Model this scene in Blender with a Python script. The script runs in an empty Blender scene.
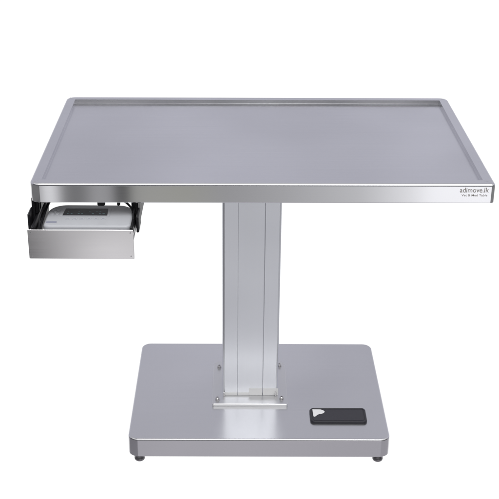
import bpy, bmesh, math, random
from mathutils import Vector, Matrix
random.seed(4)
S = bpy.context.scene
COL = S.collection

# ------------------------------------------------------------------ materials
def mat(name):
    m = bpy.data.materials.new(name); m.use_nodes = True
    nt = m.node_tree; b = nt.nodes['Principled BSDF']
    return m, nt, b

def steel(name, color, rough, scale=(3, 260, 260), amp=.05, bump=.04, cloud=.05, aniso=0., grain=.005, tone=.02):
    """brushed stainless steel: streaks along X in roughness and height, soft cloudy wear in roughness"""
    m, nt, b = mat(name); N = nt.nodes; L = nt.links
    tc = N.new('ShaderNodeTexCoord')
    mp = N.new('ShaderNodeMapping'); mp.inputs['Scale'].default_value = scale
    L.new(tc.outputs['Object'], mp.inputs['Vector'])
    n1 = N.new('ShaderNodeTexNoise'); n1.inputs['Scale'].default_value = 1; n1.inputs['Detail'].default_value = 3
    L.new(mp.outputs[0], n1.inputs['Vector'])
    n2 = N.new('ShaderNodeTexNoise'); n2.inputs['Scale'].default_value = 5; n2.inputs['Detail'].default_value = 1
    L.new(tc.outputs['Object'], n2.inputs['Vector'])
    a = N.new('ShaderNodeMapRange'); a.inputs['From Min'].default_value = .3; a.inputs['From Max'].default_value = .7
    a.inputs['To Min'].default_value = -amp; a.inputs['To Max'].default_value = amp; L.new(n1.outputs[0], a.inputs[0])
    c = N.new('ShaderNodeMapRange'); c.interpolation_type = 'SMOOTHSTEP'; c.inputs['From Min'].default_value = .15; c.inputs['From Max'].default_value = .85
    c.inputs['To Min'].default_value = rough - cloud; c.inputs['To Max'].default_value = rough + cloud; L.new(n2.outputs[0], c.inputs[0])
    s = N.new('ShaderNodeMath'); s.operation = 'ADD'; s.use_clamp = True
    L.new(a.outputs[0], s.inputs[0]); L.new(c.outputs[0], s.inputs[1]); L.new(s.outputs[0], b.inputs['Roughness'])
    # tiny tone variation of the grain itself
    k = N.new('ShaderNodeMapRange'); k.inputs['From Min'].default_value = .3; k.inputs['From Max'].default_value = .7
    k.inputs['To Min'].default_value = 1 - grain; k.inputs['To Max'].default_value = 1 + grain; L.new(n1.outputs[0], k.inputs[0])
    n3 = N.new('ShaderNodeTexNoise'); n3.inputs['Scale'].default_value = 3.2; n3.inputs['Detail'].default_value = 1
    L.new(tc.outputs['Object'], n3.inputs['Vector'])
    q = N.new('ShaderNodeMapRange'); q.interpolation_type = 'SMOOTHSTEP'; q.inputs['From Min'].default_value = .2; q.inputs['From Max'].default_value = .8
    q.inputs['To Min'].default_value = 1 - tone; q.inputs['To Max'].default_value = 1 + tone; L.new(n3.outputs[0], q.inputs[0])
    kq = N.new('ShaderNodeMath'); kq.operation = 'MULTIPLY'; L.new(k.outputs[0], kq.inputs[0]); L.new(q.outputs[0], kq.inputs[1])
    mx = N.new('ShaderNodeVectorMath'); mx.operation = 'SCALE'; mx.inputs[0].default_value = color
    L.new(kq.outputs[0], mx.inputs['Scale']); L.new(mx.outputs[0], b.inputs['Base Color'])
    b.inputs['Metallic'].default_value = 1
    if aniso:      # brushed lengthwise: reflections smear up and down
        tg = N.new('ShaderNodeTangent'); tg.direction_type = 'RADIAL'; tg.axis = 'Z'
        L.new(tg.outputs[0], b.inputs['Tangent']); b.inputs['Anisotropic'].default_value = aniso; b.inputs['Anisotropic Rotation'].default_value = .25
    if not bump: return m
    bp = N.new('ShaderNodeBump'); bp.inputs['Strength'].default_value = bump; bp.inputs['Distance'].default_value = .0006
    L.new(n1.outputs[0], bp.inputs['Height']); L.new(bp.outputs[0], b.inputs['Normal'])
    return m

def plastic(name, color, rough, spec=.5, metal=0., noise=.03):
    m, nt, b = mat(name); N = nt.nodes; L = nt.links
    tc = N.new('ShaderNodeTexCoord'); n = N.new('ShaderNodeTexNoise')
    n.inputs['Scale'].default_value = 60; n.inputs['Detail'].default_value = 4
    L.new(tc.outputs['Object'], n.inputs['Vector'])
    k = N.new('ShaderNodeMapRange'); k.inputs['To Min'].default_value = 1 - noise; k.inputs['To Max'].default_value = 1 + noise
    L.new(n.outputs[0], k.inputs[0])
    mx = N.new('ShaderNodeVectorMath'); mx.operation = 'SCALE'; mx.inputs[0].default_value = color
    L.new(k.outputs[0], mx.inputs['Scale']); L.new(mx.outputs[0], b.inputs['Base Color'])
    r = N.new('ShaderNodeMapRange'); r.inputs['To Min'].default_value = rough - .06; r.inputs['To Max'].default_value = rough + .06
    L.new(n.outputs[0], r.inputs[0]); L.new(r.outputs[0], b.inputs['Roughness'])
    b.inputs['Specular IOR Level'].default_value = spec; b.inputs['Metallic'].default_value = metal
    return m

STEEL_TOP = steel('satin_steel', (.69, .69, .715), .24, scale=(2.5, 150, 150), amp=0, cloud=.02, bump=0, grain=.010, tone=.035)
STEEL_RIM = steel('polished_steel', (.61, .61, .625), .058, scale=(2, 300, 300), amp=.002, cloud=.008, bump=.0)
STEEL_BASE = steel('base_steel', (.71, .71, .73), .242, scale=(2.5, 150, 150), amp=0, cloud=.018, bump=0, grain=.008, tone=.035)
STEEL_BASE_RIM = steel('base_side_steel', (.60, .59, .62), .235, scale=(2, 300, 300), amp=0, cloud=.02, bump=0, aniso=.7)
STEEL_DRAWER = steel('brushed_drawer_steel', (.81, .79, .80), .14, scale=(3, 260, 260), amp=.01, cloud=.03, bump=0, grain=.008)
ALU = steel('anodised_aluminium', (.875, .89, .935), .36, scale=(240, 240, 2), amp=.002, cloud=.02, bump=0)
FLANGE = steel('flange_steel', (.72, .72, .73), .33, amp=.0, cloud=.02, bump=0)
CHROME = plastic('dark_chrome', (.55, .54, .55), .25, metal=1.)
DARKM = plastic('dark_metal', (.30, .29, .30), .3, metal=.9)
BLACK = plastic('black_rail', (.012, .012, .014), .42, spec=.25)
RUBBER = plastic('black_rubber', (.022, .021, .028), .38)
PAD = plastic('charcoal_pad', (.032, .031, .040), .45)
SLOT = plastic('slot_shadow_lining', (.10, .10, .11), .6)
WHITE = plastic('white_highlight_and_wedge', (.93, .93, .93), .3)
BODY = plastic('light_grey_plastic', (.48, .49, .52), .38)
KEYS = plastic('pale_key', (.50, .51, .54), .35)
MARK = plastic('grey_blue_print', (.28, .29, .36), .5)
LCD = plastic('display_glass', (.014, .015, .020), .4, spec=.15)
SEG = plastic('display_segment', (.06, .17, .19), .3)
INK = plastic('brown_grey_ink', (.29, .27, .25), .5)

# ------------------------------------------------------------------ helpers
def link(name, bm, m, parent=None, smooth=True, ang=35):
    me = bpy.data.meshes.new(name)
    bmesh.ops.recalc_face_normals(bm, faces=bm.faces)
    bm.to_mesh(me); bm.free()
    for x in (m if isinstance(m, (list, tuple)) else [m]): me.materials.append(x)
    o = bpy.data.objects.new(name, me); COL.objects.link(o)
    if parent is not None: o.parent = parent
    if smooth:
        for p in me.polygons: p.use_smooth = True
        me.set_sharp_from_angle(angle=math.radians(ang))
        wn = o.modifiers.new('weighted', 'WEIGHTED_NORMAL'); wn.keep_sharp = True; wn.weight = 100
    return o

def rrect(x0, x1, y0, y1, r, seg=8):
    """rounded rectangle outline, r = radius or (front-left, front-right, back-right, back-left)"""
    if not isinstance(r, (tuple, list)): r = (r,) * 4
    r = [max(q, 1e-4) for q in r]
    out = []
    for (cx, cy, q, a0) in ((x0 + r[0], y0 + r[0], r[0], 180), (x1 - r[1], y0 + r[1], r[1], 270),
                            (x1 - r[2], y1 - r[2], r[2], 0), (x0 + r[3], y1 - r[3], r[3], 90)):
        for i in range(seg + 1):
            a = math.radians(a0 + 90 * i / seg)
            out.append((cx + q * math.cos(a), cy + q * math.sin(a)))
    return out

def loft(bm, x0, x1, y0, y1, r, prof, seg=8, matf=None, cap0=True, cap1=True, M=None):
    """stack of rounded rectangles: prof = [(inset, z), ...]"""
    rings = []
    rr = r if isinstance(r, (tuple, list)) else (r,) * 4
    for ins, z in prof:
        pts = rrect(x0 + ins, x1 - ins, y0 + ins, y1 - ins, [max(q - ins, 4e-4) for q in rr], seg)
        vs = []
        for x, y in pts:
            v = Vector((x, y, z))
            if M is not None: v = M @ v
            vs.append(bm.verts.new(v))
        rings.append(vs)
    n = len(rings[0])
    for k in range(len(rings) - 1):
        for i in range(n):
            f = bm.faces.new((rings[k][i], rings[k][(i + 1) % n], rings[k + 1][(i + 1) % n], rings[k + 1][i]))
            f.material_index = matf(k) if matf else 0
    if cap0:
        f = bm.faces.new(rings[0][::-1]); f.material_index = matf(-1) if matf else 0
    if cap1:
        f = bm.faces.new(rings[-1]); f.material_index = matf(len(prof)) if matf else 0

def lathe(bm, c, prof, n=28, M=None):
    rings = []
    for r, z in prof:
        ring = []
        for i in range(n):
            a = 2 * math.pi * i / n
            v = Vector((c[0] + r * math.cos(a), c[1] + r * math.sin(a), c[2] + z))
            ring.append(bm.verts.new(M @ v if M else v))
        rings.append(ring)
    for k in range(len(rings) - 1):
        for i in range(n):
            bm.faces.new((rings[k][i], rings[k][(i + 1) % n], rings[k + 1][(i + 1) % n], rings[k + 1][i]))
    bm.faces.new(rings[0][::-1]); bm.faces.new(rings[-1])

def box(bm, x0, x1, y0, y1, z0, z1, bev=.0):
    if bev:
        loft(bm, x0, x1, y0, y1, bev, [(bev, z0), (0, z0 + bev), (0, z1 - bev), (bev, z1)], seg=2)
    else:
        vs = [bm.verts.new((x, y, z)) for z in (z0, z1) for x, y in ((x0, y0), (x1, y0), (x1, y1), (x0, y1))]
        for f in ((3, 2, 1, 0), (4, 5, 6, 7), (0, 1, 5, 4), (1, 2, 6, 5), (2, 3, 7, 6), (3, 0, 4, 7)):
            bm.faces.new([vs[i] for i in f])

def prism(bm, pts, z0, z1):
    a = [bm.verts.new((x, y, z0)) for x, y in pts]; b = [bm.verts.new((x, y, z1)) for x, y in pts]
    n = len(pts)
    for i in range(n): bm.faces.new((a[i], a[(i + 1) % n], b[(i + 1) % n], b[i]))
    bm.faces.new(a[::-1]); bm.faces.new(b)

def tube(bm, pts, r, n=10, sub=6):
    P = [Vector(p) for p in pts]
    Q = []
    for i in range(len(P) - 1):
        p0, p1, p2, p3 = P[max(i - 1, 0)], P[i], P[i + 1], P[min(i + 2, len(P) - 1)]
        for j in range(sub):
            t = j / sub
            Q.append(.5 * ((2 * p1) + (p2 - p0) * t + (2 * p0 - 5 * p1 + 4 * p2 - p3) * t * t + (3 * p1 - p0 - 3 * p2 + p3) * t ** 3))
    Q.append(P[-1]); rings = []
    for i, q in enumerate(Q):
        d = (Q[min(i + 1, len(Q) - 1)] - Q[max(i - 1, 0)]).normalized()
        s = d.cross(Vector((1, .13, .07))).normalized(); u = d.cross(s)
        rings.append([bm.verts.new(q + r * (math.cos(a) * s + math.sin(a) * u)) for a in [2 * math.pi * k / n for k in range(n)]])
    for k in range(len(rings) - 1):
        for i in range(n): bm.faces.new((rings[k][i], rings[k][(i + 1) % n], rings[k + 1][(i + 1) % n], rings[k + 1][i]))
    bm.faces.new(rings[0][::-1]); bm.faces.new(rings[-1])

def empty(name, loc, label, cat, parent=None):
    o = bpy.data.objects.new(name, None); COL.objects.link(o); o.location = loc
    o.empty_display_size = .05
    if label: o['label'] = label; o['category'] = cat
    return o

def text_mesh(name, s, size, M, m, parent, thick=.0001, width=None):
    cu = bpy.data.curves.new(name, 'FONT'); cu.body = s; cu.size = size; cu.extrude = thick; cu.offset = size * .007
    t = bpy.data.objects.new('text_tmp', cu); COL.objects.link(t)
    bpy.context.view_layer.update()
    me = bpy.data.meshes.new_from_object(t.evaluated_get(bpy.context.evaluated_depsgraph_get()))
    bpy.data.objects.remove(t)
    if width:
        xs = [v.co.x for v in me.vertices]; k = width / (max(xs) - min(xs)); x0 = min(xs)
        for v in me.vertices: v.co.x = (v.co.x - x0) * k
    me.transform(M); me.materials.clear(); me.materials.append(m)
    o = bpy.data.objects.new(name, me); COL.objects.link(o); o.parent = parent
    return o

# ------------------------------------------------------------------ the table
W, D, ZT, T = 1.2, .7329, 1.00706, .0531
table = empty('examination_table', (0, 0, 0),
              'stainless steel examination table on a square column and flat base, small drawer pulled out', 'table')

# tabletop: raised flat rim, sunk tray, folded sides
TM = Matrix.Translation((0, 0, ZT)) @ Matrix.Rotation(-.00178, 4, 'Y') @ Matrix.Rotation(.00502, 4, 'Z')
bm = bmesh.new()
ro = .007
arc = [(ro - ro * math.cos(math.radians(a)), -ro + ro * math.sin(math.radians(a))) for a in range(0, 91, 9)]
prof = [(.016, -T + .030), (.016, -T), (.002, -T), (.0005, -T + .0006), (0, -T + .002)] + arc + \
       [(.0282, 0), (.0287, -.0002), (.0289, -.0007), (.0290, -.0112), (.0293, -.0115)]
NS = 5      # rings below here belong to the polished folded side
loft(bm, -W / 2, W / 2, -D / 2, D / 2, (.027, .011, .028, .028), prof, seg=10, matf=lambda k: 1 if -1 <= k < NS else 0)
top = link('tabletop', bm, [STEEL_TOP, STEEL_RIM], table, ang=28)
top.matrix_local = TM
# welded corner seams of the rim, ground smooth: faint raised lines
for sx, sy in ((1, 1), (-1, 1), (1, -1), (-1, -1)):
    bm = bmesh.new()
    tube(bm, [(sx * (W / 2 - .0110), sy * (D / 2 - .0110), -.0006), (sx * (W / 2 - .020), sy * (D / 2 - .020), -.0006),
              (sx * (W / 2 - .0290), sy * (D / 2 - .0290), -.0010)], .0011, 8)
    link('weld_seam', bm, STEEL_BASE, top)

# maker's lettering printed on the front side of the rim
fy = -D / 2
TX = Matrix(((1, 0, 0, .5075), (0, 0, -1, fy - .0003), (0, 1, 0, -.0225), (0, 0, 0, 1)))
text_mesh('lettering', 'adimove.lk', .0190, TX, INK, top, width=.075)
TX = Matrix(((1, 0, 0, .5125), (0, 0, -1, fy - .0003), (0, 1, 0, -.0335), (0, 0, 0, 1)))
text_mesh('lettering', 'Vet & Med Table', .0088, TX, INK, top, width=.067)

# base
BX, BY, BW, BD, BZ, BB = .0061, .0861, .8021, .5812, .1053, .0408
bm = bmesh.new()
ro = .006
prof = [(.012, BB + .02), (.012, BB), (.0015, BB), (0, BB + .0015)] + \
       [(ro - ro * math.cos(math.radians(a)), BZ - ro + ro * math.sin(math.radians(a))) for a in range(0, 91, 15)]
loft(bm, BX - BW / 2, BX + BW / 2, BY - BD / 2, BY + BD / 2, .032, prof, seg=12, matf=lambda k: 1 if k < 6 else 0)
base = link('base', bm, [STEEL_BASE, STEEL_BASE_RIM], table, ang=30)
for sx in (-1, 1):
    for sy in (-1, 1):
        bm = bmesh.new()
        c = (BX + sx * (BW / 2 - .032), BY + sy * (BD / 2 - .034), 0)
        lathe(bm, c, [(.0085, .006), (.0125, .0072), (.0155, .010), (.0166, .0135), (.0166, .017), (.0150, .021), (.0110, .027)])
        f = link('foot', bm, DARKM, base)
        b2 = bmesh.new()
        lathe(b2, c, [(.005, .0165), (.005, .064)], 14)
        lathe(b2, c, [(.010, .0265), (.0105, .0275), (.0105, .0315), (.010, .0325)], 6)
        link('threaded_stem', b2, CHROME, f)

# column: aluminium profile with two front slots
CX0, CX1, CY0, CY1 = -.1093, .0692, .0268, .155
pts = []
def slot(xc, w, d): return [(xc - w / 2, CY0), (xc - w / 2, CY0 + d), (xc + w / 2, CY0 + d), (xc + w / 2, CY0)]
r = .0085; seg = 6
for (cx, cy, a0) in ((CX0 + r, CY0 + r, 180), (CX1 - r, CY0 + r, 270), (CX1 - r, CY1 - r, 0), (CX0 + r, CY1 - r, 90)):
    for i in range(seg + 1):
        a = math.radians(a0 + 90 * i / seg); pts.append((cx + r * math.cos(a), cy + r * math.sin(a)))
    if a0 == 180:
        pts += slot(-.0608, .0013, .009) + slot(.0198, .0026, .016)
bm = bmesh.new()
prism(bm, pts, BZ + .0078, ZT - T + .031)
column = link('column', bm, ALU, table, ang=25)
# highlight on the column's foot, put in as white strips between the slots
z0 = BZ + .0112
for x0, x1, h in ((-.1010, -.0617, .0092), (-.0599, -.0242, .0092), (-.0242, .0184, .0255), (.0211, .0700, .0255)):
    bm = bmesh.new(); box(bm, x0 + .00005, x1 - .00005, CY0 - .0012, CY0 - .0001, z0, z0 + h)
    glint = link('foot_highlight', bm, WHITE, column, smooth=False)
    glint['label'] = 'white strip standing in for a highlight'
for x in (-.1040, .0622):
    bm = bmesh.new(); box(bm, x - .0022, x + .0022, CY0 - .0095, CY0 - .0014, BZ + .0106, BZ + .0250, .0008)
    link('corner_clip', bm, CHROME, column)

# flange with four bolts
bm = bmesh.new()
FX0, FX1, FY0, FY1 = -.1412, .0992, -.0263, .2400
loft(bm, FX0, FX1, FY0, FY1, (.006, .006, .030, .030), [(0, BZ + .0003), (0, BZ + .0092), (.0012, BZ + .0105)], seg=6)
flange = link('flange', bm, FLANGE, column)
FT = BZ + .0105
for x, y in ((-.1252, .0000), (.0806, .0045), (-.1223, .1960), (.0797, .2060)):
    bm = bmesh.new()
    lathe(bm, (x, y, FT - .0003), [(.0078, 0), (.0078, .0014), (.0072, .0018)], 24)
    w = link('washer', bm, CHROME, flange)
    bm = bmesh.new()
    lathe(bm, (x, y, FT + .0016), [(.0052, 0), (.0056, .0006), (.0056, .0062), (.0048, .0070), (.0028, .0070), (.0028, .0035)], 24)
    link('bolt', bm, CHROME, flange)

# foot pedal set on the base
bm = bmesh.new()
loft(bm, .1668, .3440, -.1200, -.0400, (.016, .013, .013, .016), [(0, BZ + .0002), (0, BZ + .0055), (.0015, BZ + .0072), (.0040, BZ + .0078),
     (.0060, BZ + .0072), (.0068, BZ + .0058)], seg=8, cap1=True)
pedal = link('foot_pedal', bm, RUBBER, base, ang=50)
pedal['label'] = 'black rounded pedal pad with a white wedge at one end'
bm = bmesh.new()
loft(bm, .1760, .3348, -.1100, -.0500, (.008, .008, .008, .008), [(0, BZ + .0059), (0, BZ + .0064), (.001, BZ + .0070)], seg=6)
link('pedal_pad', bm, PAD, pedal)
bm = bmesh.new()
wedge = [(.1785, -.0720), (.2080, -.0740), (.2160, -.0790), (.2195, -.0880), (.2160, -.0950), (.2080, -.1010), (.1990, -.1030), (.1930, -.1080),
         (.1880, -.1140), (.1830, -.1180), (.1795, -.1160), (.1775, -.1050)]
wedge = [(.1765, -.0510), (.2010, -.0515), (.2100, -.0560), (.2145, -.0640), (.2110, -.0710), (.2030, -.0760), (.1960, -.0770), (.1900, -.0820), (.1850, -.0890), (.1800, -.0920), (.1775, -.0890)]
prism(bm, wedge[::-1], BZ + .0071, BZ + .0080)
link('white_wedge', bm, WHITE, pedal, smooth=False)

# drawer under the left end
before = set(bpy.data.objects)
DX0, DX1, DYF, DZ0, DZ1 = -.5900, -.3218, -.4500, .8245, .9058
bm = bmesh.new()
M = Matrix(((1, 0, 0, 0), (0, 0, -1, DYF + .018), (0, 1, 0, 0), (0, 0, 0, 1)))
loft(bm, DX0, DX1, DZ0, DZ1, .0025, [(.0012, .0156), (0, .0164), (0, .0172), (.0008, .018)], seg=3, M=M)
drawer = link('drawer', bm, STEEL_DRAWER, table, ang=30)
for x in (DX0 + .008, DX1 - .008):
    for z in (DZ0 + .008, DZ1 - .008):
        bm = bmesh.new()
        lathe(bm, (0, 0, 0), [(.0017, 0), (.0017, .0005), (.0012, .0008)], 12, M=Matrix(((1, 0, 0, x), (0, 0, -1, DYF), (0, 1, 0, z), (0, 0, 0, 1))))
        link('rivet', bm, CHROME, drawer)
bm = bmesh.new()      # the open tray behind the front: floor and two side walls
box(bm, -.5700, -.3380, DYF + .0175, -.215, .8500, .8520)
link('drawer_tray', bm, STEEL_DRAWER, drawer, smooth=False)
for x0, x1 in ((-.5760, -.5740), (-.3360, -.3340)):
    bm = bmesh.new(); box(bm, x0, x1, DYF + .0185, -.215, .8480, .8850)
    link('drawer_side', bm, BLACK, drawer, smooth=False)
for s, xa in ((-1, -.5770), (1, -.3330)):
    bm = bmesh.new()          # telescopic slide: outer channel fixed to the table, inner channel pulled out
    xo0, xo1 = sorted((xa + s * .0085, xa + s * .0165))
    box(bm, xo0, xo1, -.352, .02, .868, .9520, .001)
    o1 = link('drawer_slide', bm, BLACK, table)
    bm = bmesh.new()
    xi0, xi1 = sorted((xa + s * .001, xa + s * .0075))
    box(bm, xi0, xi1, DYF + .019, -.06, .860, .9040, .001)
    link('inner_rail', bm, BLACK, o1)
    bm = bmesh.new()
    for zz in (.878, .896):
        box(bm, *sorted((xa + s * .0076, xa + s * .0084)), DYF + .030, -.08, zz, zz + .005)
    link('rail_bead', bm, CHROME, o1, smooth=False)
    bm = bmesh.new()          # hanger bracket above the slide
    xh0, xh1 = sorted((xa - s * .004, xa + s * .0172))
    box(bm, xh0, xh1, -.330, -.296, .912, .9660, .002)
    lathe(bm, (xa + s * .006, -.34, .905), [(.006, 0), (.008, .004), (.008, .038), (.006, .046)], 14)
    link('hanger', bm, BLACK, o1)
    bm = bmesh.new()          # slide end stop, hanging a little below
    x0, x1 = sorted((xa + s * .0145, xa + s * .0215))
    box(bm, x0, x1, -.407 if s > 0 else -.395, -.345, .878 if s > 0 else .880, .925, .003)
    link('end_stop', bm, BLACK, o1)
for x in (-.4130, -.3680):
    bm = bmesh.new(); box(bm, x - .010 if x < -.4 else x - .004, x + .010 if x < -.4 else x + .004, -.352, -.340, .9300, .972, .0025)
    link('cable_clip', bm, BLACK, table)

# ------------------------------------------------------------------ weighing indicator lying in the drawer
ZD = .9050
ind = empty('weighing_indicator', (-.4445, -.355, .8522),
            'light grey weighing indicator with a dark display, lying in the open steel drawer', 'scale display')
ind_inv = Matrix.Translation(ind.location).inverted()
def child(name, bm, m, parent, ang=35, smooth=True):
    o = link(name, bm, m, parent, smooth=smooth, ang=ang)
    if parent is ind: o.data.transform(ind_inv)
    else: o.data.transform(ind_inv)
    return o
bm = bmesh.new()
r_ = .007
prof = [(.004, .8522), (0, .856), (0, ZD - r_)] + [(r_ * .9 * (1 - math.cos(math.radians(a))), ZD - r_ + r_ * math.sin(math.radians(a))) for a in range(15, 91, 15)] + \
       [(.012, ZD + .0002)]
loft(bm, -.5560, -.3310, -.4230, -.2830, (.016, .016, .046, .046), prof, seg=12)
case = child('case', bm, BODY, ind, 30)
bm = bmesh.new()   # raised bezel round the display
prism(bm, rrect(-.5210, -.3915, -.3650, -.3080, .005, 4), ZD + .0001, ZD + .0012)
bez = child('bezel', bm, BODY, ind)
bm = bmesh.new()
prism(bm, [(-.5140, -.3590), (-.3975, -.3590), (-.3995, -.3140), (-.5110, -.3140)], ZD + .0008, ZD + .0018)
disp = child('display', bm, LCD, ind, smooth=False)
bm = bmesh.new()   # unlit segments and legends behind the glass
for i in range(11):
    x = -.503 + i * .0092
    for yy, hh in ((-.3500, .0030), (-.3350, .0018)):
        if random.random() < .75: box(bm, x, x + random.uniform(.003, .0062), yy, yy + hh, ZD + .0018, ZD + .0020)
child('display_segment', bm, SEG, disp, smooth=False)
for i in range(6):   # soft keys under the display
    x = -.4980 + i * .0185
    bm = bmesh.new()
    loft(bm, x - .0062, x + .0062, -.3840, -.3720, .003, [(0, ZD), (0, ZD + .0010), (.0010, ZD + .0016)], seg=4)
    k = child('key', bm, KEYS, ind)
    bm = bmesh.new()
    box(bm, x - .0035, x + .0030, -.3795, -.3770, ZD + .0016, ZD + .0018)
    child('key_mark', bm, MARK, k, smooth=False)
for x, y, rr in ((-.5425, -.3250, .0055), (-.5290, -.3250, .0055), (-.5425, -.3480, .0055), (-.5290, -.3480, .0055), (-.5358, -.3365, .0042)):
    bm = bmesh.new()
    lathe(bm, (x, y, ZD), [(rr, 0), (rr, .0012), (rr * .8, .0020)], 20)
    child('round_key', bm, KEYS, ind)
bm = bmesh.new(); prism(bm, rrect(-.5500, -.5230, -.4060, -.3960, .002, 3), ZD, ZD + .0008)
child('name_strip', bm, MARK, ind, smooth=False)
bm = bmesh.new()   # lead looping from the case's right end up to the clip under the tabletop
tube(bm, [(-.3345, -.330, .872), (-.3290, -.325, .885), (-.3300, -.345, .905), (-.3350, -.352, .925), (-.3480, -.347, .938), (-.362, -.345, .946)], .0030)
tube(bm, [(-.3300, -.400, .870), (-.3270, -.385, .893), (-.3290, -.360, .912), (-.3250, -.335, .930), (-.3225, -.30, .940)], .0026)
child('lead', bm, BLACK, ind)
bm = bmesh.new()
tube(bm, [(-.5640, -.400, .868), (-.5670, -.385, .886), (-.5640, -.350, .901), (-.5570, -.322, .919), (-.5490, -.300, .930), (-.5380, -.280, .940)], .0032)
tube(bm, [(-.5700, -.405, .880), (-.5710, -.370, .905), (-.5640, -.340, .925), (-.5560, -.318, .938)], .0024)
child('lead', bm, BLACK, ind)

SH = Matrix.Translation((-.0052, .0035, .0054))      # the drawer's place under the tabletop
done = set()
for o in set(bpy.data.objects) - before:
    if o is ind: o.location = SH @ o.location
    elif o.type == 'MESH' and o.data not in done:
        r0 = o
        while r0.parent: r0 = r0.parent
        if r0 is not ind: o.data.transform(SH); done.add(o.data)

# ------------------------------------------------------------------ camera (solved from the photograph's edges)
cam = bpy.data.cameras.new('camera'); co = bpy.data.objects.new('camera', cam); COL.objects.link(co)
pi, ya, rl, f = .4416278, .0120971, .0098396, 1109.7596
fw = Vector((math.sin(ya) * math.cos(pi), math.cos(ya) * math.cos(pi), -math.sin(pi)))
rt = fw.cross(Vector((0, 0, 1))).normalized(); up = rt.cross(fw)
r2 = math.cos(rl) * rt + math.sin(rl) * up; u2 = -math.sin(rl) * rt + math.cos(rl) * up
co.matrix_world = Matrix(((r2.x, u2.x, -fw.x, -.0633975), (r2.y, u2.y, -fw.y, -3.0093669), (r2.z, u2.z, -fw.z, 2.0705836), (0, 0, 0, 1)))
cam.sensor_width = 36; cam.lens = f / 499 * 36; cam.clip_end = 100
S.camera = co

# ------------------------------------------------------------------ made-up surroundings: plain white ahead, other tones shaped for the metal's reflections
w = bpy.data.worlds.new('World'); S.world = w; w.use_nodes = True
nt = w.node_tree; N = nt.nodes; L = nt.links; bg = N['Background']
tc = N.new('ShaderNodeTexCoord'); sp = N.new('ShaderNodeSeparateXYZ'); L.new(tc.outputs['Generated'], sp.inputs[0])
def math_(op, a, b=None, clamp=False):
    n = N.new('ShaderNodeMath'); n.operation = op; n.use_clamp = clamp
    for i, v in enumerate((a, b)):
        if v is None: continue
        if isinstance(v, (int, float)): n.inputs[i].default_value = v
        else: L.new(v, n.inputs[i])
    return n.outputs[0]
def sstep(v, lo, hi):
    n = N.new('ShaderNodeMapRange'); n.interpolation_type = 'SMOOTHSTEP'
    n.inputs['From Min'].default_value = lo; n.inputs['From Max'].default_value = hi; L.new(v, n.inputs[0]); return n.outputs[0]
def mix(fac, a, b):
    n = N.new('ShaderNodeMix'); n.data_type = 'RGBA'
    for i, v in ((0, fac), (6, a), (7, b)):
        if isinstance(v, tuple): n.inputs[i].default_value = (*v, 1)
        elif isinstance(v, (int, float)): n.inputs[i].default_value = v
        else: L.new(v, n.inputs[i])
    return n.outputs[2]
def ramp(v, stops):
    n = N.new('ShaderNodeValToRGB'); e = n.color_ramp.elements
    while len(e) < len(stops): e.new(.5)
    for k, (p, c) in enumerate(stops): e[k].position = p; e[k].color = (*c, 1)
    L.new(v, n.inputs[0]); return n.outputs[0]
X, Y, Z = sp.outputs
# towards the back and up: lavender-grey tone set for the tabletop to reflect
upback = mix(sstep(Z, .45, .75), (.56, .56, .63), (.50, .50, .53))
nz = N.new('ShaderNodeTexNoise'); nz.inputs['Scale'].default_value = 7; nz.inputs['Detail'].default_value = 1; L.new(tc.outputs['Generated'], nz.inputs['Vector'])
sb = N.new('ShaderNodeVectorMath'); sb.operation = 'SCALE'; L.new(upback, sb.inputs[0])
L.new(math_('ADD', math_('MULTIPLY', sstep(nz.outputs[0], .3, .7), .36), .84), sb.inputs['Scale']); upback = sb.outputs[0]
upback = mix(sstep(Z, .80, .97), upback, (.75, .75, .75))
# behind the camera and up: dark, with a bright band added for reflections
upfront = mix(sstep(Z, .46, .57), (.11, .11, .12), (1.3, 1.3, 1.28))
upfront = mix(sstep(Z, .66, .80), upfront, (.75, .75, .75))
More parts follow.
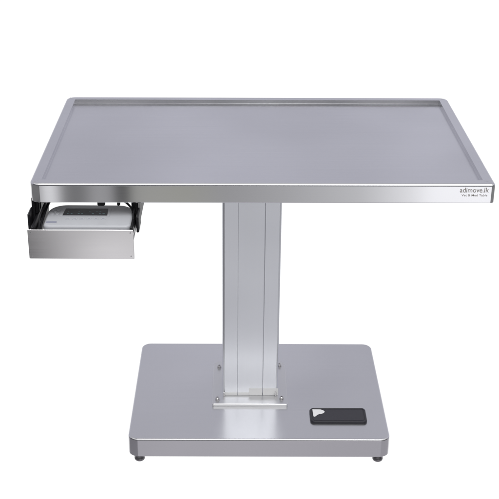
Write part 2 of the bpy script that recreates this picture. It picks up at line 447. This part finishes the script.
# low, behind the camera: invented bands for the rim to reflect, brighter right
u = math_('DIVIDE', X, math_('MAXIMUM', math_('MULTIPLY', Y, -1.0), .02))
u = math_('MULTIPLY_ADD', u, 1.0); u.node.inputs[2].default_value = .5
g = lambda v: (v, v, v * 1.02)
lowfront = ramp(u, [(.20, g(.20)), (.298, g(.14)), (.304, g(.24)), (.318, g(.36)), (.325, g(1.1)), (.334, g(1.0)), (.338, g(.14)), (.360, g(.18)), (.370, g(.40)),
                    (.388, g(.38)), (.392, g(.06)), (.404, g(.08)), (.408, (.40, .40, .38)), (.46, (.38, .38, .345)), (.50, g(.38)), (.557, g(.46)), (.63, g(.62)), (.68, g(.92)), (.70, g(1.15)), (.78, g(1.2)), (.84, g(.25))])
sc_ = N.new('ShaderNodeVectorMath'); sc_.operation = 'SCALE'; sc_.inputs['Scale'].default_value = 1.25; L.new(lowfront, sc_.inputs[0]); lowfront = sc_.outputs[0]
steep = ramp(u, [(.24, g(.06)), (.298, g(.12)), (.318, g(.36)), (.345, g(.76)), (.37, g(.90)), (.42, g(.84)), (.47, g(.84)), (.53, g(.84)), (.60, g(.60)), (.72, g(.50))])  # added gradient for the drawer front and column to mirror
lowfront = mix(sstep(Z, -.412, -.396), steep, lowfront)
lowfront = mix(sstep(Z, -.60, -.54), (.50, .49, .53), lowfront)
low = mix(sstep(Y, .40, .55), lowfront, (1.08, 1.08, 1.08))
upc = mix(sstep(Y, -.15, .15), upfront, upback)
hz = mix(sstep(Y, -.1, .3), sstep(Z, -.26, -.12), sstep(Z, -.06, .10))
col = mix(hz, low, upc)
L.new(col, bg.inputs['Color']); bg.inputs['Strength'].default_value = 1.0

# one soft studio lamp, high in front
la = bpy.data.lights.new('softbox', 'AREA'); la.shape = 'RECTANGLE'; la.size = 3.0; la.size_y = 2.2; la.energy = 100
lo = bpy.data.objects.new('softbox', la); COL.objects.link(lo); lo.location = (.3, -2.3, 4.3)
lo.rotation_euler = (Vector((0, 0, .6)) - lo.location).to_track_quat('-Z', 'Y').to_euler()

S.view_settings.view_transform = 'Standard'; S.view_settings.look = 'None'; S.view_settings.exposure = 0; S.view_settings.gamma = 1
S.render.engine = 'CYCLES'
S.cycles.max_bounces = 8; S.cycles.use_denoising = True
